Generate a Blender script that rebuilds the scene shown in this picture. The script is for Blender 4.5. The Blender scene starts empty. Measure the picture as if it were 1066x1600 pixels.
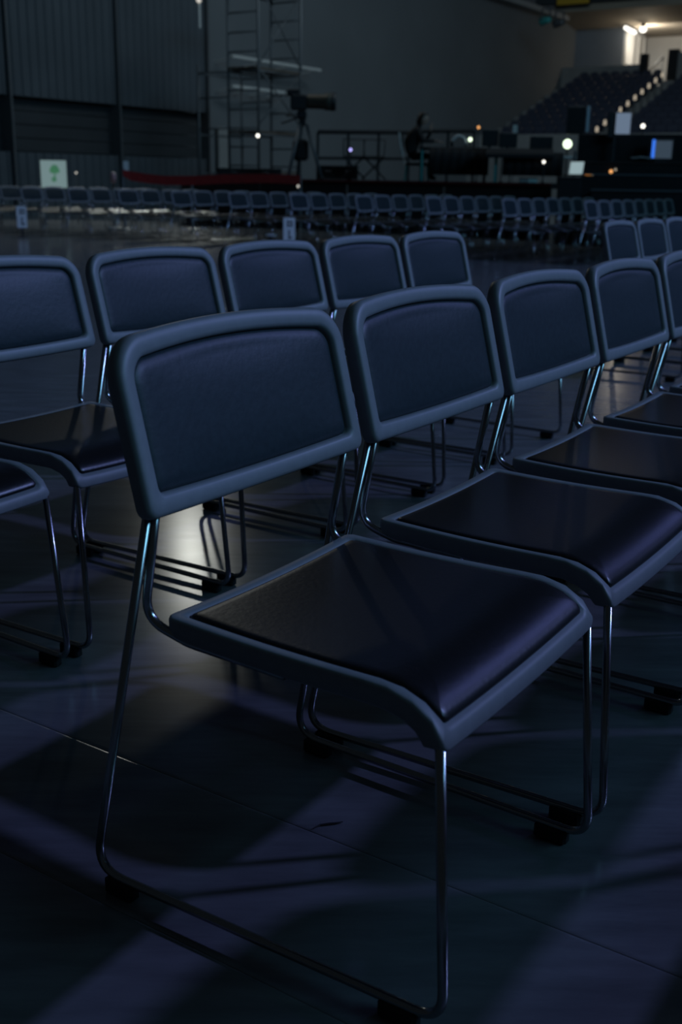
import bpy, bmesh, math, random
from mathutils import Vector, Matrix
random.seed(7)
sc = bpy.context.scene
COL = sc.collection
# ------------------------------------------------------------------ camera
CAM_H, PITCH, ROLL, FPX = 0.9504, math.radians(16.806), math.radians(0.958), 1710.2
YAW = math.radians(56.946)
OX, OY = 0.0643, 1.3473                       # floor point under the first chair of the front row
UX, UY = math.cos(YAW), math.sin(YAW)         # along the rows
VX, VY = math.sin(YAW), -math.cos(YAW)        # the way the chairs face
FW = Vector((0, math.cos(PITCH), -math.sin(PITCH)))
UP0 = Vector((0, math.sin(PITCH), math.cos(PITCH)))
RT0 = Vector((1, 0, 0))
RT = RT0 * math.cos(ROLL) + UP0 * math.sin(ROLL)
UP = -RT0 * math.sin(ROLL) + UP0 * math.cos(ROLL)
cam = bpy.data.cameras.new('camera')
cam_o = bpy.data.objects.new('camera', cam)
COL.objects.link(cam_o)
M = Matrix.Identity(4)
for i in range(3):
    M[i][0], M[i][1], M[i][2] = RT[i], UP[i], -FW[i]
M[0][3], M[1][3], M[2][3] = 0, 0, CAM_H
cam_o.matrix_world = M
cam.sensor_fit = 'VERTICAL'
cam.sensor_height = 36.0
cam.lens = FPX / 1600 * 36.0
cam.clip_end = 300
cam.dof.use_dof = True
cam.dof.focus_distance = 1.75
cam.dof.aperture_fstop = 5.6
sc.camera = cam_o

# ------------------------------------------------------------------ light and exposure
sc.view_settings.view_transform = 'Standard'
sc.view_settings.look = 'None'
sc.view_settings.gamma = 1.0
sc.view_settings.use_curve_mapping = False
sc.view_settings.exposure = 0.0
wd = bpy.data.worlds.new('dark_hall')
sc.world = wd
wd.use_nodes = True
wd.node_tree.nodes['Background'].inputs[0].default_value = (0.60, 0.80, 1.0, 1)
wd.node_tree.nodes['Background'].inputs[1].default_value = 0.012


def hall(u, v, z=0.0):
    return Vector((OX + UX * u + VX * v, OY + UY * u + VY * v, z))


def ray(x, y):
    return FW + RT * ((x - 533) / FPX) - UP * ((y - 800) / FPX)


def at(x, y, rng):
    """the point seen at photograph pixel x, y at a horizontal distance rng"""
    d = ray(x, y)
    return Vector((0, 0, CAM_H)) + d * (rng / math.hypot(d.x, d.y))


def lamp(name, kind, loc, target, power, color, **kw):
    l = bpy.data.lights.new(name, kind)
    l.energy = power
    l.color = color
    for k, v in kw.items():
        setattr(l, k, v)
    o = bpy.data.objects.new(name, l)
    o.location = loc
    if target is not None:
        o.rotation_euler = (Vector(target) - Vector(loc)).to_track_quat('-Z', 'Y').to_euler()
    COL.objects.link(o)
    return o


AIM = hall(0.6, -0.3, 0.3)
# blue stage wash from the front, to the right of the frame
lamp('stage_wash', 'SPOT', AIM + Vector((1.553, 0.278, 1.0)) * 9.0, AIM + Vector((-3, 5, 0)), 2900, (0.31, 0.39, 1.0),
     spot_size=math.radians(75), spot_blend=0.6, shadow_soft_size=0.22)
# broad teal glow of the stage screens, ahead of the chairs
lamp('stage_glow', 'AREA', hall(7.0, 17.0, 12.0), hall(5, -6.0, 0.5), 860, (0.24, 0.66, 1.0),
     shape='RECTANGLE', size=12.0, size_y=4.0)
# blue side wash from the far right of the hall
lamp('side_wash', 'AREA', (10.3, 9.75, 7.5), (0.5, 1.5, 0.4), 76, (0.26, 0.33, 1.0), shape='RECTANGLE', size=2.4, size_y=1.2)
# work lamp hung high over the far left of the hall
az, el = math.radians(-8.2), math.radians(15.5)
lamp('work_lamp', 'SPOT', (26 * math.sin(az), 26 * math.cos(az), 0.95 + 26 * math.tan(el)), (0, 2.5, 0), 175, (0.98, 1.0, 0.92),
     spot_size=math.radians(125), spot_blend=0.5, shadow_soft_size=0.28)
# lamp on the scaffold side lighting the far left floor
lamp('tower_lamp', 'SPOT', at(311, -6, 29.0), (-6.5, 21.5, 0), 820, (0.93, 1.0, 0.94), spot_size=math.radians(62), spot_blend=0.7, shadow_soft_size=0.15)
# added fill over the far end of the hall, brightens walls and stand
lamp('wall_fill', 'AREA', hall(24, -6, 13), hall(34, -20, 3.5), 580, (0.66, 0.86, 1.0), shape='RECTANGLE', size=14.0, size_y=4.0)


# ------------------------------------------------------------------ materials
def mat(name, color, rough=0.5, metal=0.0, spec=0.5, noise=None, bump=0.0, emit=None, coat=0.0):
    m = bpy.data.materials.new(name)
    m.use_nodes = True
    nt = m.node_tree
    b = nt.nodes['Principled BSDF']
    b.inputs['Base Color'].default_value = (*color, 1)
    b.inputs['Roughness'].default_value = rough
    b.inputs['Metallic'].default_value = metal
    b.inputs['Specular IOR Level'].default_value = spec
    b.inputs['Coat Weight'].default_value = coat
    if emit:
        b.inputs['Emission Color'].default_value = (*emit[0], 1)
        b.inputs['Emission Strength'].default_value = emit[1]
    if noise:
        scale, amount = noise
        tc = nt.nodes.new('ShaderNodeTexCoord')
        n = nt.nodes.new('ShaderNodeTexNoise')
        n.inputs['Scale'].default_value = scale
        n.inputs['Detail'].default_value = 4
        nt.links.new(tc.outputs['Object'], n.inputs['Vector'])
        r = nt.nodes.new('ShaderNodeValToRGB')
        r.color_ramp.elements[0].position = 0.3
        r.color_ramp.elements[1].position = 0.7
        r.color_ramp.elements[0].color = (*[c * (1 - amount) for c in color], 1)
        r.color_ramp.elements[1].color = (*[min(1, c * (1 + amount)) for c in color], 1)
        nt.links.new(n.outputs['Fac'], r.inputs['Fac'])
        nt.links.new(r.outputs['Color'], b.inputs['Base Color'])
        if bump:
            bp = nt.nodes.new('ShaderNodeBump')
            bp.inputs['Strength'].default_value = bump
            bp.inputs['Distance'].default_value = 0.002
            nt.links.new(n.outputs['Fac'], bp.inputs['Height'])
            nt.links.new(bp.outputs['Normal'], b.inputs['Normal'])
    return m


def streaky_floor():
    m = mat('coated floor panel', (0.07, 0.072, 0.08), 0.3)
    nt = m.node_tree
    b = nt.nodes['Principled BSDF']
    tc = nt.nodes.new('ShaderNodeTexCoord')
    mp = nt.nodes.new('ShaderNodeMapping')
    mp.inputs['Scale'].default_value = (1.0, 5.5, 1.0)
    mp.inputs['Rotation'].default_value = (0, 0, math.radians(-10))
    n = nt.nodes.new('ShaderNodeTexNoise')
    n.inputs['Scale'].default_value = 3.2
    n.inputs['Detail'].default_value = 6
    n.inputs['Roughness'].default_value = 0.62
    geo = nt.nodes.new('ShaderNodeNewGeometry')
    nt.links.new(geo.outputs['Position'], mp.inputs['Vector'])
    nt.links.new(mp.outputs['Vector'], n.inputs['Vector'])
    r = nt.nodes.new('ShaderNodeValToRGB')
    r.color_ramp.elements[0].position = 0.32
    r.color_ramp.elements[1].position = 0.68
    r.color_ramp.elements[0].color = (0.115, 0.118, 0.126, 1)
    r.color_ramp.elements[1].color = (0.195, 0.200, 0.212, 1)
    nt.links.new(n.outputs['Fac'], r.inputs['Fac'])
    nt.links.new(r.outputs['Color'], b.inputs['Base Color'])
    q = nt.nodes.new('ShaderNodeMapRange')
    q.inputs['To Min'].default_value = 0.17
    q.inputs['To Max'].default_value = 0.21
    nt.links.new(n.outputs['Fac'], q.inputs['Value'])
    nt.links.new(q.outputs['Result'], b.inputs['Roughness'])
    return m


FLOOR = streaky_floor()
SHELL = mat('grey chair plastic', (0.21, 0.222, 0.225), 0.48, noise=(60, 0.05))
BACKPAD = mat('dark back vinyl', (0.023, 0.036, 0.040), 0.45, spec=0.35, noise=(90, 0.12), bump=0.15)
SEATPAD = mat('black seat vinyl', (0.007, 0.007, 0.008), 0.35, spec=0.5, noise=(120, 0.15), bump=0.12)
CHROME = mat('chromed steel rod', (0.36, 0.365, 0.375), 0.21, 1.0)
RUBBER = mat('black rubber', (0.012, 0.012, 0.013), 0.7)
BLACK = mat('black drape cloth', (0.012, 0.012, 0.014), 0.85, noise=(20, 0.3))
BLACKP = mat('black equipment plastic', (0.02, 0.02, 0.022), 0.5)
WALLRIB = mat('dark ribbed wall sheet', (0.095, 0.11, 0.125), 0.7, noise=(0.7, 0.12))
WALLREC = mat('dark shutter', (0.05, 0.055, 0.06), 0.75, noise=(0.7, 0.15))
WALLSM = mat('grey painted wall', (0.175, 0.188, 0.197), 0.8, noise=(0.3, 0.08))
CONC = mat('grey concrete', (0.32, 0.32, 0.31), 0.8, noise=(0.8, 0.12))
PALE = mat('pale painted wall', (0.6, 0.59, 0.56), 0.7, noise=(0.6, 0.05))
STEEL = mat('dull scaffold steel', (0.16, 0.17, 0.18), 0.5, 0.4)
PALESTEEL = mat('pale handrail paint', (0.75, 0.74, 0.70), 0.5)
SEATBLUE = mat('dark blue seat plastic', (0.055, 0.062, 0.095), 0.45)
PAPER = mat('white paper', (0.85, 0.84, 0.81), 0.8)
GREENISH = mat('pale green notice', (0.62, 0.80, 0.76), 0.7)
EMITSIGN = mat('emissive sign face', (0.3, 0.38, 0.36), 0.6, emit=((0.62, 0.88, 0.84), 0.22))  # brightness of the board put in as emission
EMITGREEN = mat('emissive green print', (0.1, 0.3, 0.15), 0.6, emit=((0.16, 0.50, 0.26), 0.22))  # green mark given the same emission as the board
GREEN = mat('green print', (0.22, 0.48, 0.26), 0.7)
INK = mat('black print', (0.06, 0.06, 0.06), 0.8)
RED = mat('red cloth', (0.26, 0.008, 0.007), 0.8, noise=(12, 0.2))
DARKRED = mat('dark red carpet', (0.10, 0.006, 0.006), 0.9, noise=(12, 0.2))
SKIN = mat('skin', (0.60, 0.38, 0.29), 0.55)
HAIR = mat('dark brown hair', (0.03, 0.018, 0.012), 0.5)
CLOTH = mat('dark jacket cloth', (0.018, 0.015, 0.015), 0.9)
TEAL = mat('teal tinted metal', (0.06, 0.42, 0.40), 0.4)  # teal light on table and chair legs put into their colour
YELLOW = mat('yellow banner', (0.75, 0.45, 0.04), 0.7)
WOOD = mat('plank board', (0.10, 0.08, 0.06), 0.8, noise=(6, 0.3))
GREYGEAR = mat('olive grey lens housing', (0.07, 0.07, 0.055), 0.5)
BLUEGREY = mat('pale blue grey panel', (0.7, 0.8, 0.9), 0.6)


def glow(name, color, s):
    return mat(name, (0.02, 0.02, 0.02), 0.5, emit=(color, s))


G_WHITE = glow('white lamp glow', (1.0, 0.97, 0.88), 2.5)
G_SOFT = glow('soft white lamp glow', (1.0, 0.95, 0.85), .7)
G_GREEN = glow('greenish white lamp glow', (0.82, 1.0, 0.72), 2.5)
G_AMBER = glow('amber lamp glow', (1.0, 0.45, 0.15), 1.3)
G_WARM = glow('warm step lamp glow', (1.0, 0.86, 0.66), .45)
G_BLUE = glow('blue screen glow', (0.05, 0.22, 1.0), .9)
G_SCREEN = glow('grey blue screen glow', (0.16, 0.24, 0.34), 0.22)
G_LAPTOP = glow('pale screen glow', (0.55, 0.75, 0.80), 0.5)
G_VIOLET = glow('violet indicator glow', (0.45, 0.42, 1.0), 2.0)
G_ORANGE = glow('orange screen glow', (1.0, 0.36, 0.06), 1.6)


# ------------------------------------------------------------------ mesh helpers
class MB:
    def __init__(s):
        s.v, s.f = [], []

    def add(s, vs, fs):
        o = len(s.v)
        s.v += [tuple(p) for p in vs]
        s.f += [tuple(i + o for i in f) for f in fs]
        return s

    def box(s, c, size, rot=0.0, bev=0.0):
        """box centred at c; rot about z; bev chamfers the vertical and top edges"""
        hx, hy, hz = size[0] / 2, size[1] / 2, size[2] / 2
        ca, sa = math.cos(rot), math.sin(rot)
        b = min(bev, hx * .9, hy * .9, hz * .9)

        def loop(ix, iy, z):
            x, y = hx - ix, hy - iy
            if b > 0:
                pts = [(x - b, -y), (x, -y + b), (x, y - b), (x - b, y), (-x + b, y), (-x, y - b), (-x, -y + b), (-x + b, -y)]
            else:
                pts = [(x, -y), (x, y), (-x, y), (-x, -y)]
            return [(c[0] + px * ca - py * sa, c[1] + px * sa + py * ca, c[2] + z) for px, py in pts]
        rings = [loop(b, b, -hz), loop(0, 0, -hz + b), loop(0, 0, hz - b), loop(b, b, hz)] if b > 0 else [loop(0, 0, -hz), loop(0, 0, hz)]
        n = len(rings[0])
        vs = [p for r in rings for p in r]
        fs = []
        for k in range(len(rings) - 1):
            for i in range(n):
                fs.append((k * n + i, k * n + (i + 1) % n, (k + 1) * n + (i + 1) % n, (k + 1) * n + i))
        fs.append(tuple(range(n - 1, -1, -1)))
        fs.append(tuple((len(rings) - 1) * n + i for i in range(n)))
        return s.add(vs, fs)

    def bar(s, a, b, w, h=None):
        """square bar from a to b"""
        h = h or w
        a, b = Vector(a), Vector(b)
        d = (b - a).normalized()
        up = Vector((0, 0, 1)) if abs(d.z) < 0.95 else Vector((1, 0, 0))
        r = d.cross(up).normalized()
        t = r.cross(d).normalized()
        vs = []
        for p in (a, b):
            for sx, sy in ((-1, -1), (1, -1), (1, 1), (-1, 1)):
                vs.append(p + r * (sx * w / 2) + t * (sy * h / 2))
        return s.add(vs, [(0, 1, 5, 4), (1, 2, 6, 5), (2, 3, 7, 6), (3, 0, 4, 7), (3, 2, 1, 0), (4, 5, 6, 7)])

    def tube(s, pts, r, n=10, cap=True):
        pts = [Vector(p) for p in pts]
        t0 = (pts[1] - pts[0]).normalized()
        up = Vector((0, 0, 1)) if abs(t0.z) < 0.9 else Vector((1, 0, 0))
        nrm = t0.cross(up).normalized()
        vs, fs = [], []
        pt = t0
        for i, p in enumerate(pts):
            t = (pts[min(i + 1, len(pts) - 1)] - pts[max(i - 1, 0)]).normalized()
            q = pt.rotation_difference(t)
            nrm = (q @ nrm).normalized()
            pt = t
            bn = t.cross(nrm)
            rr = r[i] if isinstance(r, (list, tuple)) else r
            for k in range(n):
                a = 2 * math.pi * k / n
                vs.append(p + nrm * (rr * math.cos(a)) + bn * (rr * math.sin(a)))
        for i in range(len(pts) - 1):
            for k in range(n):
                fs.append((i * n + k, i * n + (k + 1) % n, (i + 1) * n + (k + 1) % n, (i + 1) * n + k))
        if cap:
            fs.append(tuple(range(n - 1, -1, -1)))
            fs.append(tuple((len(pts) - 1) * n + k for k in range(n)))
        return s.add(vs, fs)

    def lathe(s, c, prof, n=16, axis='z'):
        vs, fs = [], []
        for (r, h) in prof:
            for k in range(n):
                a = 2 * math.pi * k / n
                if axis == 'z':
                    vs.append((c[0] + r * math.cos(a), c[1] + r * math.sin(a), c[2] + h))
                elif axis == 'x':
                    vs.append((c[0] + h, c[1] + r * math.cos(a), c[2] + r * math.sin(a)))
                else:
                    vs.append((c[0] + r * math.cos(a), c[1] + h, c[2] + r * math.sin(a)))
        for i in range(len(prof) - 1):
            for k in range(n):
                fs.append((i * n + k, i * n + (k + 1) % n, (i + 1) * n + (k + 1) % n, (i + 1) * n + k))
        fs.append(tuple(range(n - 1, -1, -1)))
        fs.append(tuple((len(prof) - 1) * n + k for k in range(n)))
        return s.add(vs, fs)

    def mesh(s, name, m, smooth=False):
        me = bpy.data.meshes.new(name)
        me.from_pydata(s.v, [], s.f)
        bm = bmesh.new()
        bm.from_mesh(me)
        bmesh.ops.recalc_face_normals(bm, faces=bm.faces)
        bm.to_mesh(me)
        bm.free()
        me.materials.append(m)
        if smooth:
            me.polygons.foreach_set('use_smooth', [True] * len(me.polygons))
        return me

    def build(s, name, m, parent=None, smooth=False):
        return link(name, s.mesh(name, m, smooth), parent)


def link(name, me, parent=None):
    o = bpy.data.objects.new(name, me)
    COL.objects.link(o)
    if parent is not None:
        o.parent = parent
    return o


def tag(o, label=None, cat=None, group=None, kind=None):
    if label:
        o['label'] = label
    if cat:
        o['category'] = cat
    if group:
        o['group'] = group
    if kind:
        o['kind'] = kind
    return o


def thing(name, label, cat, loc=(0, 0, 0), rotz=0.0, group=None):
    o = bpy.data.objects.new(name, None)
    COL.objects.link(o)
    o.location = loc
    o.rotation_euler = (0, 0, rotz)
    o.empty_display_size = 0.1
    return tag(o, label, cat, group)


def copy_tree(root):
    r = root.copy()
    COL.objects.link(r)
    for ch in list(root.children):
        c = ch.copy()
        COL.objects.link(c)
        c.parent = r
        for g in list(ch.children):
            d = g.copy()
            COL.objects.link(d)
            d.parent = c
    return r


def fillet(pts, rad, n=7):
    """round the inner corners of a polyline"""
    pts = [Vector(p) for p in pts]
    out = [pts[0]]
    for i in range(1, len(pts) - 1):
        p, a, b = pts[i], pts[i - 1], pts[i + 1]
        r = rad[i - 1] if isinstance(rad, (list, tuple)) else rad
        d1, d2 = (a - p).normalized(), (b - p).normalized()
        ang = d1.angle(d2)
        t = min(r / math.tan(ang / 2), (a - p).length * .49, (b - p).length * .49)
        p1, p2 = p + d1 * t, p + d2 * t
        for k in range(n + 1):
            s = k / n
            out.append(p1 * (1 - s) ** 2 + p * (2 * s * (1 - s)) + p2 * s ** 2)
    out.append(pts[-1])
    return out


# ------------------------------------------------------------------ the setting: floor
HALLROT = YAW
fb = MB()
fb.box((0, 0, -0.06), (150, 150, 0.117))
floor = fb.build('floor', FLOOR)
floor.location = hall(20, -5)
floor.rotation_euler = (0, 0, HALLROT)
tag(floor, kind='structure')
PW, PL = 0.3035, 12.6


def plank_mesh(width):
    m = MB()
    half = width / 2 - 0.0001
    prof = [(-half, -0.0012), (-half + 0.0014, -0.0007), (-half + 0.0036, -0.00026), (-half + 0.0065, 0.0), (-half + 0.0075, 0.0),
            (half - 0.0075, 0.0), (half - 0.0065, 0.0), (half - 0.0036, -0.00026), (half - 0.0014, -0.0007), (half, -0.0012)]
    ys = (-PL / 2 + 0.0005, PL / 2 - 0.0005)
    vs = [(x, y, z) for y in ys for x, z in prof]
    vs += [(x, y, -0.003) for y in ys for x in (-half, half)]
    n = len(prof)
    fs = [(i, i + 1, n + i + 1, n + i) for i in range(n - 1)]
    fs += [(2 * n, 2 * n + 2, n, 0), (n - 1, 2 * n - 1, 2 * n + 3, 2 * n + 1)]
    m.add(vs, fs)
    return m.mesh('floor_plank', FLOOR, True)


FINV = floor.matrix_basis.inverted()
NARROW, BROAD = plank_mesh(PW), plank_mesh(PW * 6)
spans = [(PW * k, NARROW) for k in range(-6, 0)] + [(PW * 6 * k, BROAD) for k in range(0, 5)]
for u0, me in spans:
    o = link('floor_plank', me, floor)
    o.location = FINV @ hall(0.038 + u0 + (PW if me is NARROW else PW * 6) / 2, -4.3)

# ------------------------------------------------------------------ the stacking chair
def outline(w0, w1, h0, h1, r_lo, r_hi, n, arch=0.0, sag=0.0):
    """rounded outline, half width w0 at h0 and w1 at h1; counter clockwise from bottom left"""
    corners = [(-1, h0, r_lo, w0, math.pi), (1, h0, r_lo, w0, 1.5 * math.pi), (1, h1, r_hi, w1, 0), (-1, h1, r_hi, w1, .5 * math.pi)]
    m = n // 4
    out = []
    na = m // 2
    for ci, (sx, h, r, w, a0) in enumerate(corners):
        r = max(r, 0.001)
        cx, cy = sx * (w - r), h + (r if h == h0 else -r)
        for k in range(na):
            a = a0 + (math.pi / 2) * k / (na - 1)
            out.append((cx + r * math.cos(a), cy + r * math.sin(a)))
        nx = corners[(ci + 1) % 4]
        r2 = max(nx[2], 0.001)
        ex, ey = nx[0] * (nx[3] - r2), nx[1] + (r2 if nx[1] == h0 else -r2)
        a1 = nx[4]
        e = (ex + r2 * math.cos(a1), ey + r2 * math.sin(a1))
        s0 = out[-1]
        for k in range(1, m - na + 1):
            t = k / (m - na + 1)
            out.append((s0[0] * (1 - t) + e[0] * t, s0[1] * (1 - t) + e[1] * t))
    res = []
    for s, h in out:
        f = (h - h0) / (h1 - h0)
        w = w0 + (w1 - w0) * f
        c = max(0.0, 1 - (s / max(w, .01)) ** 2)
        res.append((s, h + arch * c * f ** 2 - sag * c * (1 - f) ** 2))
    return res


def rings_mesh(rings, cap_first=None, cap_last=None):
    """rings of equal length of 3D points, joined; caps: centre point"""
    m = MB()
    n = len(rings[0])
    vs = [p for r in rings for p in r]
    fs = []
    for k in range(len(rings) - 1):
        for i in range(n):
            fs.append((k * n + i, k * n + (i + 1) % n, (k + 1) * n + (i + 1) % n, (k + 1) * n + i))
    for c, k in ((cap_first, 0), (cap_last, len(rings) - 1)):
        if c is not None:
            vs.append(c)
            ci = len(vs) - 1
            for i in range(n):
                fs.append((k * n + i, k * n + (i + 1) % n, ci))
    return m.add(vs, fs)


BW0, BW1, BH = 0.2403, 0.2398, 0.2175
LEAN = math.atan2(0.0552, 0.2152)


def back_map(s, h, d):
    """s across, h up the back, d out of its front"""
    curve = 0.014 * (1 - (s / 0.24) ** 2)
    y = 0.2019 + h * math.sin(LEAN) + curve
    z = 0.5538 + h * math.cos(LEAN)
    return Vector((s, y - d * math.cos(LEAN), z + d * math.sin(LEAN)))


def back_ring(inset, d, n, k=1.0):
    o = outline(BW0 - inset, BW1 - inset, inset, BH - inset, 0.016 - inset * .2, max(0.052 - inset * .9, .02), n, 0.013, 0.007)
    return [back_map(s * k, BH / 2 + (h - BH / 2) * k, d) for s, h in o]


SL = 0.405      # seat length along its flat plus nose


def seat_prof(t):
    """t: 0 at the back edge .. 1 at the lower front edge -> (y, z, ny, nz)"""
    flat = 0.316
    nose = math.pi / 2 * 0.080
    L = flat + nose
    x = t * L
    if x <= flat:
        f = x / flat
        y = 0.202 - x
        z = 0.418 - 0.003 * math.sin(math.pi * f) - 0.003 * f
        dz = (0.003 * math.pi * math.cos(math.pi * f) + 0.003) / flat
        nl = math.hypot(1, dz)
        return y, z, dz / nl, 1 / nl
    z0 = 0.415
    ph = (x - flat) / nose * math.pi / 2
    y = 0.202 - flat - 0.091 * math.sin(ph)
    z = z0 - 0.061 * (1 - math.cos(ph))
    ny, nz = -math.sin(ph) / 0.091, math.cos(ph) / 0.061          # normal of the elliptic nose
    nl = math.hypot(ny, nz)
    return y, z, ny / nl, nz / nl


SLEN = 0.441


def seat_map(s, h, d):
    y, z, ny, nz = seat_prof(min(1.0, max(0.0, h / SLEN)))
    return Vector((s, y + ny * d, z + nz * d + 0.006 * (s / .22) ** 2))


def seat_ring(inset, d, n, k=1.0):
    o = outline(0.2125 - inset, 0.2215 - inset, inset, SLEN - inset * 1.85, 0.014 - inset * .2, 0.016 - inset * .3, n)
    return [seat_map(s * k, SLEN / 2 + (h - SLEN / 2) * k, d) for s, h in o]


def pad_outline(k, n):
    i = .041
    o = outline(BW0 - i, BW1 - i, i, BH - i, 0.016 - i * .2, .02, n, 0.013, 0.007)
    return [(s * k, BH / 2 + (h - BH / 2) * k) for s, h in o]


def dome(sh):
    s_, h_ = sh
    a, b = min(1, abs(s_) / .2), min(1, abs(h_ - BH / 2) / (BH / 2 - .034))
    return back_map(s_, h_, .0088 + .004 * (1 - a ** 3) * (1 - b ** 3))


def chair_meshes(hi):
    n = 96 if hi else 32
    R = {}
    br = lambda i, d, k=1.0: back_ring(i, d, n, k)
    ks = (.85, .65, .45, .25, .1) if hi else (.6, .2)
    rings = [br(.02, -.017, k) for k in reversed(ks)] + [br(.02, -.017), br(.007, -.016), br(.001, -.011), br(0, -.004), br(0, .004), br(.002, .010), br(.006, .0128),
             br(.012, .0138), br(.021, .0138), br(.0255, .0120), br(.0275, .0060), br(.028, .000), br(.040, -.001)]
    R['back_shell'] = rings_mesh(rings, back_map(0, BH / 2, -.017), back_map(0, BH / 2, .001)).mesh('back_shell', SHELL, True)
    pk = (.94, .85, .74, .62, .5, .38, .26, .14, .05) if hi else (.8, .5, .2)
    rings = [br(.0282, .000), br(.0290, .0040), br(.033, .0068), br(.041, .0088)] + [[dome(sh) for sh in pad_outline(k, n)] for k in pk]
    R['back_pad'] = rings_mesh(rings, None, back_map(0, BH / 2, .0128)).mesh('back_pad', BACKPAD, True)
    sr = lambda i, d, k=1.0: seat_ring(i, d, n, k)
    rings = [sr(.02, -.030, k) for k in ((.8, .6, .4, .2) if hi else (.5,))][::-1] + [sr(.02, -.030), sr(.006, -.0305), sr(.001, -.026), sr(0, -.014), sr(0, -.005), sr(.0012, -.0012), sr(.0035, 0.0004),
             sr(.014, .0005), sr(.0185, -.0008), sr(.0205, -.004), sr(.030, -.005)]
    rings += [sr(.03, -.005, k) for k in ((.8, .6, .4, .2) if hi else (.5,))]
    R['seat_shell'] = rings_mesh(rings, seat_map(0, SLEN / 2, -.030), seat_map(0, SLEN / 2, -.005)).mesh('seat_shell', SHELL, True)
    sk = [1 - .045 * i for i in range(1, 22)] if hi else (.85, .7, .5, .3, .1)
    rings = [sr(.0212, -.004), sr(.0216, -.0008), sr(.0235, .0012), sr(.028, .0026)] + [sr(.028, .0026 + .0006 * (1 - k ** 8), k) for k in sk]
    R['seat_pad'] = rings_mesh(rings, None, seat_map(0, SLEN / 2, .0032)).mesh('seat_pad', SEATPAD, True)
    tn = 12 if hi else 6
    fn = 8 if hi else 3
    for sx, side in ((-1, 'l'), (1, 'r')):
        leg = fillet([(sx * .2145, -.196, .372), (sx * .2265, -.2225, .026), (sx * .2400, .3190, .026), (sx * .2190, .2130, .575)], (.036, .042), fn)
        R['sled_leg_' + side] = MB().tube(leg, .0062, tn).mesh('sled_leg', CHROME, True)
        up = fillet([(sx * .2120, .2075, .575), (sx * .2110, .2360, .412), (sx * .2040, .1700, .392), (sx * .204, .02, .388)], (.040, .06), fn)
        R['back_upright_' + side] = MB().tube(up, .0062, tn).mesh('back_upright', CHROME, True)
    fm = MB()
    fm.box((0, 0, .0125), (.020, .052, .025), 0, .004)
    R['foot_pad'] = fm.mesh('foot_pad', RUBBER)
    lm = MB()
    lm.box((0, 0, 0), (.014, .022, .008), 0, .002)
    lm.lathe((.002, 0, .004), [(.0035, 0), (.0035, .003), (.002, .004)], 10)
    R['link_bracket'] = lm.mesh('link_bracket', CHROME)
    return R


HI, LO = chair_meshes(True), chair_meshes(False)


def make_chair(R, hi):
    t = thing('stacking_chair', 'dark padded stacking chair', 'chair')
    for k in ('seat_shell', 'seat_pad', 'back_shell', 'back_pad'):
        link(k, R[k], t)
    for s in 'lr':
        link('sled_leg', R['sled_leg_' + s], t)
        link('back_upright', R['back_upright_' + s], t)
    if hi:
        for sx in (-1, 1):
            for y in (-.165, .272):
                f = link('foot_pad', R['foot_pad'], t)
                f.location = (sx * (.2265 + (y + .22) / .54 * .0135), y, 0)
        for y in (.008, -.125):
            b = link('link_bracket', R['link_bracket'], t)
            b.location = (.2215, y, .408)
    return t


near0, far0 = make_chair(HI, True), make_chair(LO, False)
used = set()


def place(proto, loc, rot, label, group):
    c = proto if proto.name not in used else copy_tree(proto)
    used.add(proto.name)
    c.location = loc
    c.rotation_euler = (0, 0, rot)
    tag(c, label, 'chair', group)
    return c


NS, ND, NE = 0.5128, 1.0909, 0.5112
ORD = ['first', 'second', 'third', 'fourth', 'fifth', 'sixth', 'seventh', 'eighth', 'ninth', 'tenth', 'eleventh', 'twelfth']
ROW1 = ['dark stacking chair at the open end of the nearest row, whole seat showing',
        'second dark stacking chair from the open end of the nearest row',
        'third dark stacking chair from the open end of the nearest row',
        'fourth dark stacking chair from the open end of the nearest row',
        'fifth dark stacking chair of the nearest row, back cut by the picture edge']
for i, lb in enumerate(ROW1):
    place(near0, hall(i * NS, 0), YAW, lb, 'front row of stacking chairs')
ROW2 = {-1: 'stacking chair showing only a front seat corner and leg beside the left picture edge',
        0: 'stacking chair behind the row end, back cut by the left picture edge',
        1: 'stacking chair standing directly behind the left shoulder of the nearest chair',
        2: 'stacking chair behind the gap of the nearest two chairs in the second row',
        3: 'stacking chair next to last before the empty aisle in the second row',
        4: 'last stacking chair before the empty aisle in the second row',
        8: 'first stacking chair beyond the empty aisle in the second row',
        9: 'second stacking chair beyond the empty aisle in the second row',
        10: 'third stacking chair beyond the empty aisle, cut by the right picture edge'}
Y2 = YAW + math.radians(.28)
o2 = hall(NE, -ND)
for i, lb in ROW2.items():
    p = o2 + Vector((math.cos(Y2), math.sin(Y2), 0)) * (i * NS)
    place(near0, p, Y2, lb, 'second row of stacking chairs')
# the row in front stands outside the frame; its shadows lie across the floor in view
for i in range(0, 5):
    place(near0, hall(i * NS, 1.04), YAW, f'stacking chair outside the frame, {ORD[i]} of the row ahead', 'row of chairs outside the frame')

BX, BY, Y3, D3, E3, S3 = 3.2132, 13.8364, YAW + math.radians(3.285), 1.0806, -0.0269, 0.5416
COUNTS = [8, 7, 6, 6, 5, 5, 4, 4, 4, 4, 4, 3]
for k, n in enumerate(COUNTS):
    row = Vector((BX, BY, 0)) + Vector((-VX, -VY, 0)) * (D3 * k) + Vector((UX, UY, 0)) * (E3 * k)
    for i in range(n):
        if k == 11 and i == 0:
            continue
        p = row + Vector((math.cos(Y3), math.sin(Y3), 0)) * (S3 * i)
        place(far0, p, Y3, f'{ORD[i]} chair from the aisle in the {ORD[k]} far row counted from the right', 'far block of stacking chairs')

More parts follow.
